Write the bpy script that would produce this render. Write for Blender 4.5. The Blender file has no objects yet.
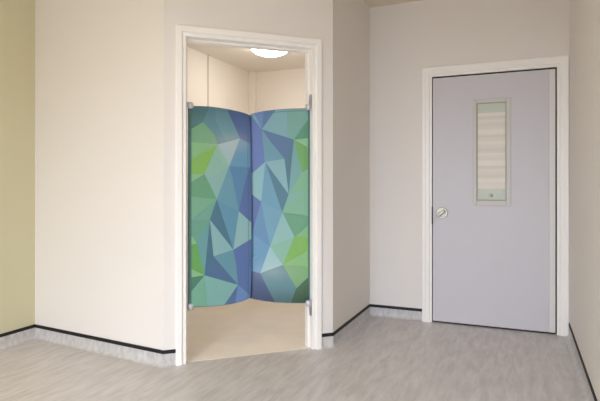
import bpy, bmesh, math
from mathutils import Vector
from mathutils.geometry import delaunay_2d_cdt, intersect_point_tri_2d

C = bpy.context.scene
COL = C.collection
YAW = math.radians(23.2)
cs, sn = math.cos(YAW), math.sin(YAW)
F = 514.0; HZ = 185.0; EYE = 1.145
H_ROOM = 2.70; H_POD = 2.40

# ------------------------------------------------------------------ materials
def srgb(r, g, b):
    f = lambda c: (c/255/12.92) if c/255 <= 0.04045 else ((c/255+0.055)/1.055)**2.4
    return (f(r), f(g), f(b), 1)

def mat(name, col, rough=0.5, metal=0.0, bump=0.0, bscale=200.0, var=0.0, vscale=3.0, coat=0.0):
    m = bpy.data.materials.new(name); m.use_nodes = True
    nt = m.node_tree; b = nt.nodes['Principled BSDF']
    b.inputs['Base Color'].default_value = col
    b.inputs['Roughness'].default_value = rough
    b.inputs['Metallic'].default_value = metal
    b.inputs['Coat Weight'].default_value = coat
    tc = nt.nodes.new('ShaderNodeTexCoord')
    if bump:
        n = nt.nodes.new('ShaderNodeTexNoise'); n.inputs['Scale'].default_value = bscale
        n.inputs['Detail'].default_value = 3
        nt.links.new(tc.outputs['Object'], n.inputs['Vector'])
        bp = nt.nodes.new('ShaderNodeBump'); bp.inputs['Strength'].default_value = bump
        bp.inputs['Distance'].default_value = 0.002
        nt.links.new(n.outputs['Fac'], bp.inputs['Height'])
        nt.links.new(bp.outputs['Normal'], b.inputs['Normal'])
    if var:
        n = nt.nodes.new('ShaderNodeTexNoise'); n.inputs['Scale'].default_value = vscale
        n.inputs['Detail'].default_value = 4
        nt.links.new(tc.outputs['Object'], n.inputs['Vector'])
        r = nt.nodes.new('ShaderNodeValToRGB')
        r.color_ramp.elements[0].position = 0.3; r.color_ramp.elements[1].position = 0.7
        r.color_ramp.elements[0].color = tuple(c*(1-var) for c in col[:3]) + (1,)
        r.color_ramp.elements[1].color = tuple(min(1, c*(1+var)) for c in col[:3]) + (1,)
        nt.links.new(n.outputs['Fac'], r.inputs['Fac'])
        nt.links.new(r.outputs['Color'], b.inputs['Base Color'])
    return m

def vinyl(name, c0, c1, scale, rough=0.38):
    m = bpy.data.materials.new(name); m.use_nodes = True
    nt = m.node_tree; b = nt.nodes['Principled BSDF']
    tc = nt.nodes.new('ShaderNodeTexCoord')
    mp = nt.nodes.new('ShaderNodeMapping'); mp.inputs['Scale'].default_value = scale
    nt.links.new(tc.outputs['Object'], mp.inputs['Vector'])
    n = nt.nodes.new('ShaderNodeTexNoise'); n.inputs['Scale'].default_value = 1
    n.inputs['Detail'].default_value = 5; n.inputs['Roughness'].default_value = 0.62
    n.inputs['Distortion'].default_value = 0.5
    nt.links.new(mp.outputs['Vector'], n.inputs['Vector'])
    n2 = nt.nodes.new('ShaderNodeTexNoise'); n2.inputs['Scale'].default_value = 260
    n2.inputs['Detail'].default_value = 1
    nt.links.new(tc.outputs['Object'], n2.inputs['Vector'])
    mx = nt.nodes.new('ShaderNodeMath'); mx.operation = 'MULTIPLY_ADD'
    nt.links.new(n2.outputs['Fac'], mx.inputs[0]); mx.inputs[1].default_value = 0.22
    nt.links.new(n.outputs['Fac'], mx.inputs[2])
    r = nt.nodes.new('ShaderNodeValToRGB')
    r.color_ramp.elements[0].position = 0.42; r.color_ramp.elements[1].position = 0.80
    r.color_ramp.elements[0].color = c0; r.color_ramp.elements[1].color = c1
    nt.links.new(mx.outputs[0], r.inputs['Fac'])
    nt.links.new(r.outputs['Color'], b.inputs['Base Color'])
    b.inputs['Roughness'].default_value = rough
    bp = nt.nodes.new('ShaderNodeBump'); bp.inputs['Strength'].default_value = 0.12
    bp.inputs['Distance'].default_value = 0.001
    nt.links.new(n2.outputs['Fac'], bp.inputs['Height'])
    nt.links.new(bp.outputs['Normal'], b.inputs['Normal'])
    return m

M = {}
M['wall'] = mat('magnolia_paint', srgb(233, 228, 222), 0.62, bump=0.15, bscale=180, var=0.012, vscale=1.2)
M['accent'] = mat('khaki_paint', srgb(208, 203, 170), 0.65, bump=0.15, bscale=180, var=0.012, vscale=1.2)
M['ceil'] = mat('ceiling_paint', srgb(224, 214, 196), 0.8)
M['pod'] = mat('pod_wall_sheet', srgb(236, 228, 218), 0.42, var=0.01)
M['podceil'] = mat('pod_ceiling_sheet', srgb(236, 230, 222), 0.6)
M['gloss'] = mat('white_gloss_paint', srgb(250, 247, 242), 0.32)
M['leaf'] = mat('grey_door_laminate', srgb(206, 203, 208), 0.42, bump=0.05, bscale=300)
M['leafedge'] = mat('pale_door_edge', srgb(222, 219, 216), 0.4)
M['dark'] = mat('dark_gap_seal', srgb(48, 42, 40), 0.7)
M['strip'] = mat('black_cap_strip', srgb(20, 15, 17), 0.65)
M['metal'] = mat('satin_steel', srgb(188, 184, 170), 0.45, 0.85)
M['chrome'] = mat('clamp_steel', srgb(206, 206, 210), 0.35, 0.35)
M['plate'] = mat('clamp_plate_steel', srgb(165, 165, 170), 0.35, 0.6)
M['turn'] = mat('turn_steel', srgb(142, 137, 122), 0.3, 0.9)
M['beadm'] = mat('glazing_bead', srgb(168, 163, 152), 0.5)  # darkened so its colour draws the shadow line inside the glazing frame
M['mint'] = mat('mint_glass', srgb(198, 205, 190), 0.4)
M['podfloor'] = mat('beige_vinyl', srgb(238, 231, 220), 0.4, bump=0.15, bscale=300, var=0.03, vscale=5)
M['floor'] = vinyl('streaked_grey_vinyl', srgb(189, 184, 182), srgb(216, 212, 211), (24, 4.5, 1))
M['skirt'] = vinyl('skirting_vinyl', srgb(182, 179, 177), srgb(212, 210, 208), (34, 34, 16))
M['piping'] = mat('panel_piping', srgb(78, 112, 136), 0.6)

def striped():  # off-white pane with soft horizontal stripes in its base colour
    m = bpy.data.materials.new('striped_glass'); m.use_nodes = True
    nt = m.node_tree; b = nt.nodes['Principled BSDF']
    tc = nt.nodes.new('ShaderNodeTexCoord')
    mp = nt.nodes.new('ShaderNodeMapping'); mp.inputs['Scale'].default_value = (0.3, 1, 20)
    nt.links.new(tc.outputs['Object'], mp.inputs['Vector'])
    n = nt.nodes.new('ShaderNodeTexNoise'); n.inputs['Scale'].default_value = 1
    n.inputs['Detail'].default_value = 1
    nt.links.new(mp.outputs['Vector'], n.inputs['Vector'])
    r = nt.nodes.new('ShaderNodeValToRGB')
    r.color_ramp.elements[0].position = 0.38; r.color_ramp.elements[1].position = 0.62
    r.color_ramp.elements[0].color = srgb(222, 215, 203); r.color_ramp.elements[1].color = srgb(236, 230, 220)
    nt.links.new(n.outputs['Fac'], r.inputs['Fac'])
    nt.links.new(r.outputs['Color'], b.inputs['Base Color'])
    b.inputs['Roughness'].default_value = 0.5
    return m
M['striped'] = striped()
M['joint'] = mat('wall_joint', srgb(196, 180, 166), 0.6)
M['bezel'] = mat('pale_glazing_frame', srgb(203, 200, 193), 0.4)

def emis(name, col, s):
    m = bpy.data.materials.new(name); m.use_nodes = True
    b = m.node_tree.nodes['Principled BSDF']
    b.inputs['Base Color'].default_value = (0.9, 0.9, 0.88, 1)
    b.inputs['Emission Color'].default_value = col
    b.inputs['Emission Strength'].default_value = s
    return m
M['lamp'] = emis('lamp_diffuser', (1.0, 0.97, 0.93, 1), 24)
M['lampadded'] = emis('added_lamp_diffuser', (1.0, 0.77, 0.44, 1), 44)  # glow of the added main room lamp

def fabric():
    m = bpy.data.materials.new('printed_faceted_fabric'); m.use_nodes = True
    nt = m.node_tree; b = nt.nodes['Principled BSDF']
    a = nt.nodes.new('ShaderNodeAttribute'); a.attribute_name = 'print'
    nt.links.new(a.outputs['Color'], b.inputs['Base Color'])
    b.inputs['Roughness'].default_value = 0.5
    tc = nt.nodes.new('ShaderNodeTexCoord')
    n = nt.nodes.new('ShaderNodeTexNoise'); n.inputs['Scale'].default_value = 9
    nt.links.new(tc.outputs['Object'], n.inputs['Vector'])
    bp = nt.nodes.new('ShaderNodeBump'); bp.inputs['Strength'].default_value = 0.25
    bp.inputs['Distance'].default_value = 0.01
    nt.links.new(n.outputs['Fac'], bp.inputs['Height'])
    nt.links.new(bp.outputs['Normal'], b.inputs['Normal'])
    return m
M['fabric'] = fabric()

# ------------------------------------------------------------------ helpers
def empty(name, loc, rz=0.0):
    o = bpy.data.objects.new(name, None); COL.objects.link(o)
    o.location = loc; o.rotation_euler = (0, 0, rz); o.empty_display_size = 0.1
    return o

def tag(o, label=None, cat=None, group=None, kind=None):
    if label: o['label'] = label
    if cat: o['category'] = cat
    if group: o['group'] = group
    if kind: o['kind'] = kind
    return o

def link(name, bm, m, parent=None, smooth=False, bevel=0.0):
    """geometry is in the parent's local space"""
    bmesh.ops.recalc_face_normals(bm, faces=bm.faces)
    me = bpy.data.meshes.new(name); bm.to_mesh(me); bm.free()
    for p in me.polygons: p.use_smooth = smooth
    me.materials.append(m)
    o = bpy.data.objects.new(name, me); COL.objects.link(o)
    if parent: o.parent = parent
    if bevel:
        md = o.modifiers.new('bevel', 'BEVEL'); md.width = bevel; md.segments = 2
        md.limit_method = 'ANGLE'; md.angle_limit = math.radians(40)
    return o

def box(bm, x0, x1, y0, y1, z0, z1):
    v = [bm.verts.new(p) for p in ((x0,y0,z0),(x1,y0,z0),(x1,y1,z0),(x0,y1,z0),(x0,y0,z1),(x1,y0,z1),(x1,y1,z1),(x0,y1,z1))]
    for f in ((0,3,2,1),(4,5,6,7),(0,1,5,4),(1,2,6,5),(2,3,7,6),(3,0,4,7)):
        bm.faces.new([v[i] for i in f])

def prism(bm, pts, z0, z1):
    lo = [bm.verts.new((x, y, z0)) for x, y in pts]; hi = [bm.verts.new((x, y, z1)) for x, y in pts]
    n = len(pts)
    bm.faces.new(lo[::-1]); bm.faces.new(hi)
    for i in range(n):
        bm.faces.new((lo[i], lo[(i+1) % n], hi[(i+1) % n], hi[i]))

def lathe(bm, prof, seg=32, axis='z', at=(0,0,0)):
    """prof: (r, h) list; revolve about the axis through at"""
    def P(r, h, t):
        x, y = r*math.cos(t), r*math.sin(t)
        v = (x, y, h) if axis == 'z' else ((x, h, y) if axis == 'y' else (h, x, y))
        return Vector(v) + Vector(at)
    rings = [[bm.verts.new(P(r, h, 2*math.pi*k/seg)) for k in range(seg)] if r > 1e-6 else [bm.verts.new(P(0, h, 0))] for r, h in prof]
    for a, b in zip(rings, rings[1:]):
        for k in range(seg):
            k2 = (k+1) % seg
            if len(a) == 1 and len(b) == 1: continue
            if len(a) == 1: bm.faces.new((a[0], b[k], b[k2]))
            elif len(b) == 1: bm.faces.new((a[k], a[k2], b[0]))
            else: bm.faces.new((a[k], a[k2], b[k2], b[k]))

def tube(bm, pts, r, seg=8, closed=False):
    pts = [Vector(p) for p in pts]; n = len(pts); rings = []
    for i, p in enumerate(pts):
        a = pts[(i-1) % n] if (closed or i > 0) else p
        b = pts[(i+1) % n] if (closed or i < n-1) else p
        t = (b-a).normalized()
        up = Vector((0,1,0)) if abs(t.y) < 0.9 else Vector((1,0,0))
        u = t.cross(up).normalized(); w = t.cross(u)
        rings.append([bm.verts.new(p + r*(math.cos(2*math.pi*k/seg)*u + math.sin(2*math.pi*k/seg)*w)) for k in range(seg)])
    for i in range(n if closed else n-1):
        a, b = rings[i], rings[(i+1) % n]
        for k in range(seg):
            bm.faces.new((a[k], a[(k+1) % seg], b[(k+1) % seg], b[k]))
    if not closed:
        bm.faces.new(rings[0]); bm.faces.new(rings[-1][::-1])

def u_frame(bm, x0, x1, ztop, prof):
    """three-sided door surround; prof = closed loop of (inset, y)"""
    cols = []
    for i, y in prof:
        cols.append([bm.verts.new(p) for p in ((x0+i, y, 0), (x0+i, y, ztop-i), (x1-i, y, ztop-i), (x1-i, y, 0))])
    n = len(prof)
    for k in range(n):
        a, b = cols[k], cols[(k+1) % n]
        for j in range(3):
            bm.faces.new((a[j], a[j+1], b[j+1], b[j]))
    bm.faces.new([c[0] for c in cols]); bm.faces.new([c[3] for c in cols][::-1])

def sweep(bm, path, prof):
    """profile (out, z) swept along a plan polyline; 'out' is to the right of travel"""
    P = [Vector(p) for p in path]; cols = []
    for i, p in enumerate(P):
        def nrm(a, b):
            t = (b-a).normalized(); return Vector((t.y, -t.x))
        if i == 0: m = nrm(P[0], P[1])
        elif i == len(P)-1: m = nrm(P[-2], P[-1])
        else:
            n1, n2 = nrm(P[i-1], p), nrm(p, P[i+1])
            m = (n1+n2); m = m / m.dot(n1)
        cols.append([bm.verts.new((p.x+m.x*o, p.y+m.y*o, z)) for o, z in prof])
    n = len(prof)
    for a, b in zip(cols, cols[1:]):
        for k in range(n):
            bm.faces.new((a[k], a[(k+1) % n], b[(k+1) % n], b[k]))
    bm.faces.new(cols[0]); bm.faces.new(cols[-1][::-1])

# ------------------------------------------------------------------ plan (metres, camera over the origin)
A_L, A_R, B_BACK, B_DOOR = -3.345, 0.343, -2.6, 4.385
P_LF = (A_L, 2.759)                      # corner: left wall / pod front
P_FA = (-2.069, 2.641)                   # pod front / angled doorway wall
P_AS = (-1.218, 3.4325)                  # angled wall / pod side
P_SD = (-1.215, B_DOOR)                  # pod side / door wall
FL = Vector((-2.002, 2.679)); DIR = Vector((0.7322, 0.6811)).normalized(); INN = Vector((-DIR.y, DIR.x))
WID = 0.997; FTOP = 2.163
def ang(s, n): p = FL + DIR*s + INN*n; return (p.x, p.y)   # n=0.018 is the wall face
HEAD = FTOP - 0.055

def struct(name, bm, m, label=None, **k):
    return tag(link(name, bm, m, **k), label, None, None, 'structure')

bm = bmesh.new(); box(bm, A_L-0.15, A_R+0.15, B_BACK-0.15, 5.35, -0.12, 0); struct('floor', bm, M['floor'], 'pale grey streaked vinyl floor of the room')
bm = bmesh.new(); box(bm, A_L-0.15, A_R+0.15, B_BACK-0.15, 5.35, H_ROOM, H_ROOM+0.12); struct('ceiling', bm, M['ceil'], 'off-white ceiling of the room')
bm = bmesh.new(); box(bm, A_L-0.15, A_L, B_BACK, 5.2, 0, H_ROOM); struct('wall_left', bm, M['accent'], 'khaki painted wall')
bm = bmesh.new(); box(bm, A_R, A_R+0.15, B_BACK, B_DOOR, 0, H_ROOM); struct('wall_right', bm, M['wall'], 'magnolia wall beside the grey door')
W = (-1.85, 0.05, 0.90, 2.30)           # window in the wall behind the camera
bm = bmesh.new()
for x0, x1, z0, z1 in ((A_L-0.15, W[0], 0, H_ROOM), (W[1], A_R+0.15, 0, H_ROOM), (W[0], W[1], 0, W[2]), (W[0], W[1], W[3], H_ROOM)):
    box(bm, x0, x1, B_BACK-0.15, B_BACK, z0, z1)
struct('wall_back', bm, M['wall'], 'magnolia wall with the window')

# pod front wall
def offset_in(p, q, t):
    d = (Vector(q)-Vector(p)).normalized(); n = Vector((-d.y, d.x))
    return tuple(Vector(p)+n*t), tuple(Vector(q)+n*t)
bm = bmesh.new()
i0, i1 = offset_in(P_LF, P_FA, 0.10)
prism(bm, [P_LF, P_FA, ang(-0.10, 0.118), i0], 0, H_ROOM)
struct('wall_front', bm, M['wall'], 'wide magnolia wall left of the patterned screens')
# angled wall with the opening
OP0, OP1 = 0.035, WID-0.035
bm = bmesh.new()
prism(bm, [P_FA, ang(OP0, 0.018), ang(OP0, 0.118), ang(-0.10, 0.118)], 0, H_ROOM)
prism(bm, [ang(OP1, 0.018), P_AS, ang(WID+0.04, 0.118), ang(OP1, 0.118)], 0, H_ROOM)
prism(bm, [ang(OP0, 0.018), ang(OP1, 0.018), ang(OP1, 0.118), ang(OP0, 0.118)], FTOP-0.035, H_ROOM)
struct('wall_angled', bm, M['wall'], 'angled magnolia wall around the ensuite doorway')
bm = bmesh.new()
prism(bm, [P_AS, P_SD, (P_SD[0]-0.10, B_DOOR), ang(WID+0.04, 0.118)], 0, H_ROOM)
struct('wall_side', bm, M['wall'], 'narrow magnolia wall between the doorway and the door wall')
# door wall
D0, D1, DT = -0.758, 0.337, 2.127
bm = bmesh.new()
box(bm, -1.315, D0+0.05, B_DOOR, B_DOOR+0.12, 0, H_ROOM)
box(bm, D1-0.05, A_R+0.15, B_DOOR, B_DOOR+0.12, 0, H_ROOM)
box(bm, D0+0.05, D1-0.05, B_DOOR, B_DOOR+0.12, DT-0.05, H_ROOM)
struct('wall_door_side', bm, M['wall'], 'magnolia wall around the grey door')
# ensuite interior
bm = bmesh.new()
prism(bm, [(-2.775, 2.82), (-2.775, 5.078), (-2.95, 5.078), (-2.95, 2.84)], 0, H_POD)
struct('wall_ensuite_left', bm, M['pod'], 'pale inner wall of the ensuite')
bm = bmesh.new()
box(bm, -3.2, -1.2, 5.078, 5.2, 0, H_POD)
struct('wall_ensuite_back', bm, M['pod'], 'far wall of the ensuite')
bm = bmesh.new(); box(bm, -1.36, -1.315, 3.6, 5.078, 0, H_POD); struct('wall_ensuite_right', bm, M['pod'], 'inner right wall of the ensuite')
bm = bmesh.new(); box(bm, -2.775, -2.70, 5.015, 5.078, 0, H_POD); struct('trim_1', bm, M['pod'], 'boxed corner of the ensuite', bevel=0.004)
bm = bmesh.new(); box(bm, -2.7748, -2.771, 4.208, 4.224, 0, H_POD); struct('trim_2', bm, M['joint'], 'thin joint line in the ensuite wall')
bm = bmesh.new(); prism(bm, [(-3.2, 2.87), (-2.2, 2.80), ang(0.0, 0.12), ang(WID, 0.12), (-1.315, 3.6), (-1.315, 5.2), (-3.2, 5.2)], H_POD, H_POD+0.06)
struct('ceiling_ensuite', bm, M['podceil'], 'ensuite ceiling')
bm = bmesh.new(); prism(bm, [(-3.12, 2.90), ang(-0.02, 0.12), ang(0.06, 0.12), ang(0.06, 0.045), ang(WID-0.06, 0.045), ang(WID-0.06, 0.12), ang(WID, 0.12), (-1.32, 3.62), (-1.32, 5.1), (-3.0, 5.1)], 0, 0.001)
struct('floor_ensuite', bm, M['podfloor'], 'beige ensuite floor')

# skirting: coved vinyl with a black cap strip
COVE = [(0, 0), (0.034, 0.0005), (0.020, 0.004), (0.011, 0.011), (0.005, 0.022), (0.003, 0.035), (0.003, 0.080), (0, 0.080)]
CAP = [(0, 0.080), (0.006, 0.079), (0.007, 0.090), (0.005, 0.102), (0, 0.102)]
def skirting(name, path, label):
    bm = bmesh.new(); sweep(bm, path, COVE); o = struct(name, bm, M['skirt'], label)
    bm = bmesh.new(); sweep(bm, path, CAP); c = link('cap_strip', bm, M['strip'], o); c['label'] = 'black cap strip'
    return o
skirting('baseboard_left', [(A_L, B_BACK), P_LF, P_FA, ang(0.0, 0.018)], 'coved grey vinyl skirting with a black cap strip along the khaki and wide walls')
skirting('baseboard_middle', [ang(WID, 0.018), P_AS, P_SD, (D0, B_DOOR)], 'coved grey skirting with black cap around the recess corner')
skirting('baseboard_right', [(D1, B_DOOR), (A_R, B_DOOR), (A_R, B_BACK)], 'coved grey skirting with black cap beside the grey door')
skirting('baseboard_back', [(A_R-0.04, B_BACK), (A_L+0.04, B_BACK)], 'coved grey skirting below the window')

# ------------------------------------------------------------------ ensuite doorway surround (local x along wall, y into wall)
th = math.atan2(DIR.y, DIR.x)
dw = tag(empty('door_2', (FL.x, FL.y, 0), th), 'white painted surround of the ensuite doorway', None, None, 'structure')
bm = bmesh.new(); u_frame(bm, 0, WID, FTOP, [(0, 0.018), (0, 0.004), (0.004, 0), (0.036, 0), (0.042, 0.006), (0.042, 0.018)])
link('architrave', bm, M['gloss'], dw)
bm = bmesh.new(); u_frame(bm, 0, WID, FTOP, [(0.036, 0.0185), (0.036, 0.125), (0.066, 0.125), (0.066, 0.016), (0.064, 0.013), (0.0425, 0.013), (0.0425, 0.0185)])
link('lining', bm, M['gloss'], dw)
bm = bmesh.new(); u_frame(bm, 0, WID, FTOP, [(0.0661, 0.074), (0.0661, 0.125), (0.080, 0.125), (0.080, 0.076), (0.078, 0.074)])
link('door_stop', bm, M['gloss'], dw)

# ------------------------------------------------------------------ grey door
YF = B_DOOR - 0.018
d1 = tag(empty('door_1', (0, YF, 0)), 'pale grey flush door with a tall narrow vision panel in a white surround', None, None, 'structure')
bm = bmesh.new(); u_frame(bm, D0, D1, DT, [(0, 0.0175), (0, 0.004), (0.004, 0), (0.026, 0), (0.030, 0.003), (0.056, 0.003), (0.060, 0.007), (0.060, 0.0175)])
link('architrave', bm, M['gloss'], d1)
bm = bmesh.new(); u_frame(bm, D0, D1, DT, [(0.0605, 0.010), (0.0605, 0.018), (0.0505, 0.018), (0.0505, 0.10), (0.080, 0.10), (0.080, 0.012), (0.078, 0.010)])
link('lining', bm, M['gloss'], d1)
bm = bmesh.new(); u_frame(bm, D0, D1, DT, [(0.0802, 0.030), (0.0802, 0.10), (0.115, 0.10), (0.115, 0.062), (0.083, 0.062), (0.083, 0.030)])
link('seal', bm, M['dark'], d1)
L0, L1, LZ0, LZ1 = -0.671, 0.248, 0.014, 2.034
V = (-0.351, -0.067, 0.978, 1.836)      # vision panel frame
G = (-0.326, -0.100, 1.020, 1.806)      # its glass
leaf = None
bm = bmesh.new()
y0, y1 = 0.016, 0.058
for x0, x1, z0, z1 in ((L0, G[0], LZ0, LZ1), (G[1], 0.203, LZ0, LZ1), (G[0], G[1], LZ0, G[2]), (G[0], G[1], G[3], LZ1)):
    box(bm, x0, x1, y0, y1, z0, z1)
bmesh.ops.remove_doubles(bm, verts=bm.verts, dist=1e-5)
leaf = link('door_leaf', bm, M['leaf'], d1); leaf['label'] = 'pale grey laminate leaf'
bm = bmesh.new(); box(bm, 0.2035, 0.2470, 0.012, 0.058, LZ0, LZ1)
e = link('hinge_edge', bm, M['leafedge'], d1, bevel=0.003)
bm = bmesh.new(); box(bm, L0, 0.2470, 0.02, 0.056, 0.001, LZ0-0.001)
link('threshold_seal', bm, M['dark'], d1)
def ring(bm, o, i, yf, yb):
    for x0, x1, z0, z1 in ((o[0], i[0], o[2], o[3]), (i[1], o[1], o[2], o[3]), (i[0], i[1], o[2], i[2]), (i[0], i[1], i[3], o[3])):
        box(bm, x0, x1, yf, yb, z0, z1)
bm = bmesh.new(); ring(bm, V, (G[0]+0.001, G[1]-0.001, G[2]+0.001, G[3]-0.001), 0.008, 0.0158)
link('glazing_frame', bm, M['bezel'], leaf, bevel=0.003)
bm = bmesh.new(); ring(bm, (G[0]-0.0008, G[1]+0.0008, G[2]-0.0008, G[3]+0.0008), (G[0]+0.007, G[1]-0.007, G[2]+0.006, G[3]-0.006), 0.012, 0.030)
link('glazing_bead', bm, M['beadm'], leaf, bevel=0.001)
bm = bmesh.new(); box(bm, G[0]+0.001, G[1]-0.001, 0.024, 0.030, G[2]+0.001, G[3]-0.001)
o = link('glass', bm, M['mint'], leaf); o['label'] = 'pale green glass'
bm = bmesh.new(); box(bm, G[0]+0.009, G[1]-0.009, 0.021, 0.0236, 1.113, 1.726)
o = link('striped_band', bm, M['striped'], leaf); o['label'] = 'off-white middle of the glass with soft stripes'
# small glass knob
bm = bmesh.new(); lathe(bm, [(0, 0.004), (0.008, 0.004), (0.012, 0.008), (0.013, 0.018), (0.013, 0.024), (0, 0.024)], 20, 'y', (-0.214, 0, 1.062))
link('vision_knob', bm, M['metal'], leaf, smooth=True)
# rose and turn
HX, HZ_ = -0.598, 0.914
bm = bmesh.new(); lathe(bm, [(0, 0.006), (0.030, 0.006), (0.033, 0.002), (0.043, 0.002), (0.047, 0.007), (0.047, 0.0158), (0, 0.0158)], 40, 'y', (HX, 0, HZ_))
hd = link('handle_rose', bm, M['metal'], leaf)
bm = bmesh.new()
for k in range(1):
    c, s = math.cos(math.radians(38)), math.sin(math.radians(38))
    pts = []
    for u, w in ((-0.034, -0.007), (-0.030, -0.010), (0, -0.014), (0.030, -0.010), (0.034, -0.007), (0.034, 0.007), (0.030, 0.010), (0, 0.014), (-0.030, 0.010), (-0.034, 0.007)):
        pts.append((HX + u*c - w*s, HZ_ + u*s + w*c))
    f = [bm.verts.new((x, -0.034, z)) for x, z in pts]; b = [bm.verts.new((x, -0.0005, z)) for x, z in pts]
    bm.faces.new(f); bm.faces.new(b[::-1])
    for i in range(len(pts)):
        bm.faces.new((f[i], b[i], b[(i+1) % len(pts)], f[(i+1) % len(pts)]))
link('turn_handle', bm, M['turn'], leaf, bevel=0.004)
bm = bmesh.new(); box(bm, -0.6775, -0.6715, 0.0, 0.03, 0.82, 0.965)
link('strike_plate', bm, M['dark'], d1)

# ------------------------------------------------------------------ patterned screens
def unproject(px, py, P0, P1):
    """point on the vertical plane through plan points P0,P1 seen at the measured direction"""
    k = (px-300)/F
    r = Vector((k*cs - sn, k*sn + cs))
    p0 = Vector(P0); d = (Vector(P1)-p0)
    t = (p0.x*d.y - p0.y*d.x) / (r.x*d.y - r.y*d.x)
    q = r*t
    return Vector((q.x, q.y, EYE - (py-HZ)/F*t))

HL = Vector(ang(0.096, 0.085)); HR = Vector(ang(WID-0.072, 0.050))
kc = (250.6-300)/F; tc_ = 3.60
CT = Vector((kc*tc_*cs - tc_*sn, kc*tc_*sn + tc_*cs))

OUT_L = [(189.2,109),(190,107.3),(192.5,106.6),(200,106.6),(210,107.1),(220,108.3),(230,110),(240,112.2),(246,114.0),(249,115.3),(250,116.5),
         (250.6,140),(251.6,185),(252,240),(251.4,280),(250.6,296),(249.4,297.7),(246,299.6),(240,301.6),(232,303.6),(222,305),(210,306),(199,306.5),(192,306.5),(189.8,305.6),(189.2,304),(189.2,210)]
OUT_R = [(248.8,117),(249.6,115.6),(253,113.9),(258,112.7),(265,111.4),(275,110.2),(285,109.4),(296,109),(305,108.9),(308.9,109.3),(309.5,111),
         (309.5,200),(309.5,300.5),(308.7,302.2),(305,302.7),(295,302.7),(285,302.4),(274,301.8),(264,300.6),(256,299.2),(250.5,298),(249,296.8),(248.8,210)]
LB = (90,112,180)
PAT_L = [  # (polygon, colour of the printed cloth)
 ([(180,95),(260,95),(260,320),(180,320)], (104,150,168)),
 ([(185,100),(208,100),(209,110),(203,122),(185,134)], (78,122,124)),
 ([(185,131),(191,129.7),(203,122),(196,125),(185,127)], (70,116,96)),
 ([(203,122),(185,132.5),(185,141),(218,144.4),(214,134)], (118,168,124)),
 ([(209,108),(215.6,100),(224.6,104),(240,138.5),(218,144.4),(214,134),(203,122)], (96,140,154)),
 ([(215.6,104),(224.6,104),(240,138.5),(226,141),(215.6,120)], (104,150,162)),
 ([(185,141),(218,144.4),(185,163)], (138,190,128)),
 ([(218,144.4),(185,163),(185,174.5),(204.3,174)], (136,186,80)),
 ([(218,144.4),(240,138.5),(229.3,166)], (172,196,198)),
 ([(218,144.4),(204.3,174),(210,184),(229.3,166)], (142,190,170)),
 ([(218,144.4),(222,164),(229.3,166)], (148,194,172)),
 ([(185,174),(204.3,174),(192,184),(185,187)], (142,192,138)),
 ([(204.3,174),(185,186),(185,195.5),(216.8,199.3)], (104,160,118)),
 ([(204.3,174),(216.8,199.3),(229.3,166),(212,178)], (140,184,178)),
 ([(204.3,174),(216.8,199.3),(210,184)], (120,172,140)),
 ([(185,195.5),(216.8,199.3),(185,226)], (120,176,138)),
 ([(216.8,199.3),(209.8,219.5),(192,237),(185,232),(185,225)], (112,166,146)),
 ([(209.8,219.5),(192,221),(185,222),(185,240),(197,243)], (104,160,134)),
 ([(229.3,166),(216.8,199.3),(238.8,211.2),(233,184)], (104,154,174)),
 ([(216.8,199.3),(238.8,211.2),(233.4,249.7)], (96,148,176)),
 ([(229.3,166),(233,180),(238.8,211.2),(242,196),(250,166)], (88,134,176)),
 ([(240,138.5),(229.3,166),(250,168),(260,150)], (104,154,188)),
 ([(224.6,104),(250,100),(262,110),(262,148),(249,143),(240,138.5)], (74,96,154)),
 ([(248.8,143),(260,145),(260,170),(250,166)], (92,126,178)),
 ([(250,166),(260,166),(260,230),(252,223),(238.8,211.2),(244,186)], (86,106,166)),
 ([(216.8,199.3),(209.8,219.5),(233.4,249.7)], (70,112,134)),
 ([(209.8,219.5),(233.4,249.7),(213.6,256.2)], (138,182,182)),
 ([(238.8,211.2),(252,223),(260,230),(260,233),(251.6,239),(233.4,249.7)], (148,190,190)),
 ([(251.6,239),(233.4,249.7),(236,264),(238,285),(246,292),(255,300),(262,300),(262,234)], (86,108,168)),
 ([(213.6,256.2),(233.4,249.7),(236,266),(238,284.8)], (98,148,164)),
 ([(209.8,219.5),(213.6,256.2),(204.5,275.3)], (66,108,130)),
 ([(209.8,219.5),(204.5,275.3),(197,243),(203,232)], (100,156,158)),
 ([(192,236),(197,243.5),(185,248),(185,236)], (136,192,134)),
 ([(197,243.2),(185,247),(185,266),(204.5,275.3)], (100,166,78)),
 ([(185,265.5),(204.5,275.3),(185,279.5)], (138,190,130)),
 ([(204.5,275.3),(185,278.5),(185,302)], (70,124,96)),
 ([(204.5,275.3),(213.6,256.2),(238,284.8)], (74,104,144)),
 ([(204.5,275.3),(238,284.8),(222,312),(180,315),(180,306)], (126,178,168)),
 ([(204.5,275.3),(185,300),(185,315),(209,315)], (116,172,142)),
 ([(238,284.8),(223.5,306),(222,312),(236,312)], (80,100,148)),
 ([(238,284.8),(249.5,298),(236,312),(235,304)], (100,132,188)),
 ([(185,100),(191.6,100),(191.6,312),(185,312)], (70,118,98)),
]
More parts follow.
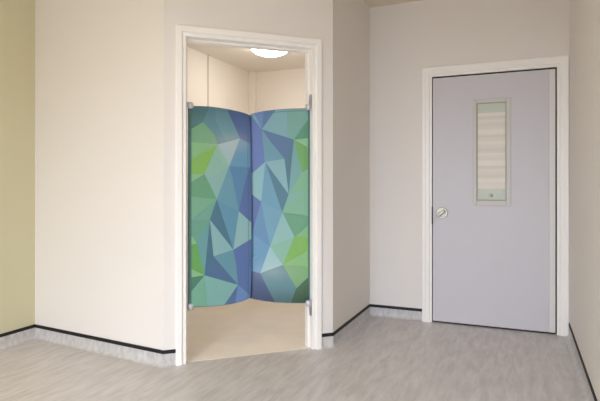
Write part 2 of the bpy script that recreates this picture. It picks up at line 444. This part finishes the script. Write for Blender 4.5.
PAT_R = [
 ([(240,95),(320,95),(320,320),(240,320)], (112,160,176)),
 ([(240,105),(250,114),(261.9,129.3),(265,162),(252.5,173),(240,175)], (90,110,176)),
 ([(248,100),(264.8,105),(264.3,112),(261.9,129.3)], (92,124,180)),
 ([(264.8,100),(278,100),(275,111),(261.9,129.3)], (78,108,156)),
 ([(275.5,110),(278,100),(292,100),(288,110),(293.8,139.6),(261.9,129.3)], (120,166,174)),
 ([(287,100),(312,100),(312,112),(307,121),(293.8,139.6),(287,137)], (114,162,150)),
 ([(293.8,139.6),(307,121),(315,106),(315,137)], (78,138,104)),
 ([(293.8,139.6),(315,137),(315,151)], (134,186,144)),
 ([(293.8,139.6),(315,151),(315,166),(302,172)], (106,162,84)),
 ([(261.9,129.3),(293.8,139.6),(284.5,158.8),(270,141)], (74,104,146)),
 ([(261.9,129.3),(270,141),(284.5,158.8),(265.3,162)], (96,144,162)),
 ([(293.8,139.6),(284.5,158.8),(288.7,194.3),(291,168)], (68,108,130)),
 ([(284.5,158.8),(265.3,162),(288.7,194.3)], (130,174,180)),
 ([(265.3,162),(288.7,194.3),(282.3,212.5)], (68,112,134)),
 ([(265.3,162),(282.3,212.5),(261.2,201.5),(262,190)], (98,150,176)),
 ([(265.3,162),(252.5,173),(248,190),(252.5,195),(261.2,201.5),(263,184)], (134,180,186)),
 ([(252.5,194.8),(261.2,201.5),(256,224),(252,240),(246,240),(246,190)], (78,98,158)),
 ([(261.2,201.5),(257,216),(252,232),(248,260),(270,246.3),(265,222)], (94,134,176)),
 ([(261.2,201.5),(282.3,212.5),(270,246.3)], (104,154,178)),
 ([(293.8,139.6),(302,172),(302,192),(288.7,194.3)], (112,162,160)),
 ([(302,172),(315,166),(315,192),(288.7,194.3),(296,182)], (122,176,136)),
 ([(288.7,194.3),(315,188),(315,218.5),(282.3,212.5)], (124,176,142)),
 ([(288.7,194.3),(300,191.5),(304,193),(286,204)], (126,174,160)),
 ([(282.3,212.5),(315,217),(315,222),(294.4,236.6)], (96,154,116)),
 ([(282.3,212.5),(294.4,236.6),(270,246.3)], (140,184,178)),
 ([(270,246.3),(294.4,236.6),(282.7,265)], (130,182,154)),
 ([(294.4,236.6),(315,220),(315,239)], (128,182,122)),
 ([(294.4,236.6),(315,237.8),(315,246),(282.7,265)], (124,178,74)),
 ([(282.7,265),(315,246),(315,268.5)], (132,184,112)),
 ([(282.7,265),(315,268),(315,273),(296.5,288.3)], (122,168,108)),
 ([(296.5,288.3),(315,271),(315,315),(286,315),(291,302)], (60,96,62)),
 ([(246,240),(253,234),(270,246.3),(260.2,273.2),(246,272)], (98,146,184)),
 ([(270,246.3),(282.7,265),(260.2,273.2)], (158,194,196)),
 ([(260.2,273.2),(282.7,265),(296.5,288.3),(291,302),(286,315),(278,315)], (92,134,142)),
 ([(246,270),(260.2,273.2),(280,312),(246,312)], (62,76,122)),
 ([(308,100),(315,100),(315,312),(308,312)], (66,104,78)),
]
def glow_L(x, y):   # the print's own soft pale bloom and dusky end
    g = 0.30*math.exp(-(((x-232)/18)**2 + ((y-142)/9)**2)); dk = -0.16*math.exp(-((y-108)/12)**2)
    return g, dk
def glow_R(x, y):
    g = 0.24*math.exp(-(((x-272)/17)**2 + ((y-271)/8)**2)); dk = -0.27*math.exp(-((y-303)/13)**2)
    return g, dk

def in_poly(x, y, P):
    c = False; n = len(P)
    for i in range(n):
        x0, y0 = P[i]; x1, y1 = P[(i+1) % n]
        if (y0 > y) != (y1 > y) and x < (x1-x0)*(y-y0)/(y1-y0)+x0: c = not c
    return c

def screen(outline, pats, glow, P0, P1, label, off, seams):
    d = (P1-P0).normalized(); nf = Vector((d.y, -d.x))           # towards the room
    if nf.dot(Vector((0.5, -1))) < 0: nf = -nf
    org = Vector((P0.x, P0.y, 0))
    root = tag(empty('privacy_screen', org), label, 'screen', 'patterned screens in the ensuite doorway')
    verts = [Vector(p) for p in outline]; no = len(verts)
    edges = [(i, (i+1) % no) for i in range(no)]
    for P, c in pats:
        b = len(verts); verts += [Vector(p) for p in P]
        edges += [(b+i, b+(i+1) % len(P)) for i in range(len(P))]
    for i in range(0, 24):
        for j in range(0, 72):
            x, y = 186+i*5.6+0.3*(j % 3), 100+j*3
            if in_poly(x, y, outline): verts.append(Vector((x, y)))
    V2, E2, F2, *_ = delaunay_2d_cdt(verts, edges, [], 0, 1e-4)
    bm = bmesh.new(); lay = bm.loops.layers.float_color.new('print')
    T = 0.012
    def world(x, y, o):
        q = unproject(x, y, P0+nf*(off+T), P1+nf*(off+T)) - org
        q.x += nf.x*(o-off-T); q.y += nf.y*(o-off-T)
        return q
    cx = sum(p[0] for p in outline)/no
    def puff(x, y):   # soft padded edge
        xs = [p[0] for p in outline]; e = min(x-min(xs), max(xs)-x, 6)/6
        return off + T*(0.55+0.45*math.sin(max(0, min(1, e))*math.pi/2))
    fr = [bm.verts.new(world(v.x, v.y, puff(v.x, v.y))) for v in V2]
    bk = [bm.verts.new(world(v.x, v.y, off-T)) for v in V2]
    used = {}
    for f in F2:
        gx = sum(V2[i].x for i in f)/len(f); gy = sum(V2[i].y for i in f)/len(f)
        if not in_poly(gx, gy, outline): continue
        col = None
        for P, c in pats:
            if in_poly(gx, gy, P): col = c
        base = srgb(*[c*0.86+t*0.14 for c, t in zip(col, (140, 186, 192))])
        for side in (fr, bk):
            idx = f if side is fr else f[::-1]
            try: face = bm.faces.new([side[i] for i in idx])
            except ValueError: continue
            for lp, i in zip(face.loops, idx):
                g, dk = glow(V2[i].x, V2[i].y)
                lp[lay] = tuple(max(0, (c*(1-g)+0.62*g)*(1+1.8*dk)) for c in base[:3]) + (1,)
        for a, b in zip(f, f[1:]+f[:1]):
            k = (min(a, b), max(a, b)); used[k] = used.get(k, []) + [(a, b, base)]
    for k, L in used.items():
        if len(L) == 1:
            a, b, base = L[0]
            face = bm.faces.new((fr[b], fr[a], bk[a], bk[b]))
            for lp in face.loops: lp[lay] = tuple(c*0.7 for c in base[:3]) + (1,)
    for v in [v for v in bm.verts if not v.link_faces]: bm.verts.remove(v)
    link('padded_panel', bm, M['fabric'], root)
    bm = bmesh.new()
    tube(bm, [world(x, y, off+0.003) for x, y in outline], 0.0052, 8, True)
    link('piping', bm, M['piping'], root, smooth=True)
    for pts in seams:
        bm = bmesh.new(); tube(bm, [world(x, y, puff(x, y)) for x, y in pts], 0.0016, 6)
        link('seam', bm, M['piping'], root, smooth=True)
    return root, world

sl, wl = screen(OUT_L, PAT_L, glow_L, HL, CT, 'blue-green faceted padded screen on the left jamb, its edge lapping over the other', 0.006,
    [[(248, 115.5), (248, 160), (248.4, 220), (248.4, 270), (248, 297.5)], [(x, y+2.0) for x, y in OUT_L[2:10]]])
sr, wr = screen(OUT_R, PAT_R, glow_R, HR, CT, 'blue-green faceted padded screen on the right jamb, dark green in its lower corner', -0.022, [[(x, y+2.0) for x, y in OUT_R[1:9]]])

# steel clamps that hold the screens to the jambs (parts of each screen); axes: DIR along wall
def clamp(root, at, jamb_s, plate_up, side):
    """at: plan point + z of the pivot, world; jamb_s: plan point on the jamb face"""
    rz = th; o = root.location
    def loc(s, n, z):
        p = DIR*s + INN*n; return Vector((jamb_s[0]+p.x-o.x, jamb_s[1]+p.y-o.y, at+z))
    bm = bmesh.new()
    L_ = 0.092 if side < 0 else 0.026
    z0, z1 = (-0.014, L_) if plate_up else (-L_, 0.014)
    # rounded plate lying on the jamb
    pts = []
    for k in range(9): a = math.pi*k/8; pts.append((0.019*math.cos(a), z1-0.019+0.019*math.sin(a)))
    for k in range(9): a = math.pi+math.pi*k/8; pts.append((0.019*math.cos(a), z0+0.019+0.019*math.sin(a)))
    f = [bm.verts.new(loc(0.0*side, n, z)) for n, z in pts]; b = [bm.verts.new(loc(0.005*side, n, z)) for n, z in pts]
    bm.faces.new(f); bm.faces.new(b[::-1])
    for i in range(len(pts)): bm.faces.new((f[i], b[i], b[(i+1) % len(pts)], f[(i+1) % len(pts)]))
    br = link('clamp', bm, M['plate'], root); br['label'] = 'steel jamb clamp'
    bm = bmesh.new()
    for s in (0.010,):
        seg = 20; rr = [(0.0, -0.019), (0.012, -0.019), (0.0165, -0.014), (0.0165, 0.014), (0.012, 0.019), (0.0, 0.019)]
        rings = []
        for r, h in rr:
            if r == 0: rings.append([bm.verts.new(loc(0.022*side, -0.012, h*1.15))]); continue
            rings.append([bm.verts.new(loc(0.022*side + 1.25*r*math.cos(2*math.pi*k/seg), -0.012+1.25*r*math.sin(2*math.pi*k/seg), h*1.15)) for k in range(seg)])
        for a, b in zip(rings, rings[1:]):
            for k in range(seg):
                k2 = (k+1) % seg
                if len(a) == 1: bm.faces.new((a[0], b[k], b[k2]))
                elif len(b) == 1: bm.faces.new((a[k], a[k2], b[0]))
                else: bm.faces.new((a[k], a[k2], b[k2], b[k]))
    kn = link('pivot', bm, M['chrome'], br, smooth=True)
JL = ang(0.0805, 0.096); JR = ang(WID-0.0665, 0.044)
zt = lambda px, py, P: unproject(px, py, P[0], P[1]).z
clamp(sl, zt(190, 105.5, (HL, CT)), JL, True, 1); clamp(sl, zt(190, 306.5, (HL, CT)), JL, False, 1)
clamp(sr, zt(308, 107.5, (HR, CT)), JR, True, -1); clamp(sr, zt(308, 302.5, (HR, CT)), JR, False, -1)

# ------------------------------------------------------------------ lamps
def dome_lamp(loc, r, depth, matl, label):
    root = tag(empty('ceiling_light', loc), label, 'light')
    bm = bmesh.new(); lathe(bm, [(0, 0), (r*1.03, 0), (r*1.04, -0.010), (r*1.0, -0.022), (r*0.9, -0.022), (0, -0.022)], 48)
    link('lamp_rim', bm, M['gloss'], root, smooth=True)
    bm = bmesh.new(); prof = [(r*0.97*math.cos(a), -0.0225-(depth-0.022)*math.sin(a)) for a in [math.pi/2*k/10 for k in range(11)]]
    prof[-1] = (0, prof[-1][1]); prof = [(0, -0.0222)] + prof
    link('diffuser', bm_l(prof), matl, root, smooth=True)
    return root
def bm_l(prof):
    bm = bmesh.new(); lathe(bm, prof, 48); return bm
LD = 4.62; lk = (270.3-300)/F
LA = Vector((lk*LD*cs - LD*sn, lk*LD*sn + LD*cs))
dome_lamp((LA.x, LA.y, H_POD), 0.176, 0.092, M['lamp'], 'lit white dome light on the ensuite ceiling above the patterned screens')
dome_lamp((-1.95, 0.7, H_ROOM), 0.17, 0.085, M['lampadded'], 'added warm dome light on the ceiling of the main room')  # unseen lamp, added to warm the tops of the walls

# window behind the camera
wn = tag(empty('window_1', (0, B_BACK, 0)), 'white framed window', None, None, 'structure')
bm = bmesh.new()
for x0, x1, z0, z1 in ((W[0], W[0]+0.05, W[2], W[3]), (W[1]-0.05, W[1], W[2], W[3]), (W[0]+0.05, W[1]-0.05, W[2], W[2]+0.05), (W[0]+0.05, W[1]-0.05, W[3]-0.05, W[3]), (-0.925, -0.875, W[2]+0.05, W[3]-0.05)):
    box(bm, x0, x1, -0.12, -0.06, z0, z1)
link('window_frame', bm, M['gloss'], wn)
bm = bmesh.new(); box(bm, W[0]-0.05, W[1]+0.05, 0.0005, 0.06, W[2]-0.03, W[2]-0.002)
link('window_sill', bm, M['gloss'], wn)

def area(name, loc, rot, sx, sy, col, e):
    l = bpy.data.lights.new(name, 'AREA'); l.shape = 'RECTANGLE'; l.size = sx; l.size_y = sy
    l.color = col; l.energy = e; l.spread = math.radians(116)
    o = bpy.data.objects.new(name, l); COL.objects.link(o); o.location = loc; o.rotation_euler = rot
    return o
area('window_daylight', ((W[0]+W[1])/2, B_BACK+0.02, (W[2]+W[3])/2), (math.radians(40), 0, math.radians(0)), 1.8, 1.2, (0.735, 0.825, 1.0), 146)

w = bpy.data.worlds.new('World'); C.world = w; w.use_nodes = True
w.node_tree.nodes['Background'].inputs['Color'].default_value = (0.85, 0.92, 1, 1)
w.node_tree.nodes['Background'].inputs['Strength'].default_value = 1.0

# ------------------------------------------------------------------ camera
cam = bpy.data.cameras.new('camera'); co = bpy.data.objects.new('camera', cam); COL.objects.link(co)
co.location = (0, 0, EYE); co.rotation_euler = (math.radians(90), 0, YAW)
cam.sensor_fit = 'HORIZONTAL'; cam.sensor_width = 36; cam.lens = F/600*36
cam.shift_y = -(200.5-HZ)/600
cam.clip_start = 0.02
C.camera = co
C.view_settings.view_transform = 'Standard'; C.view_settings.look = 'None'
C.view_settings.gamma = 1; C.view_settings.use_curve_mapping = False
C.view_settings.exposure = 0.15
C.cycles.max_bounces = 12; C.cycles.diffuse_bounces = 8
C.cycles.use_denoising = True
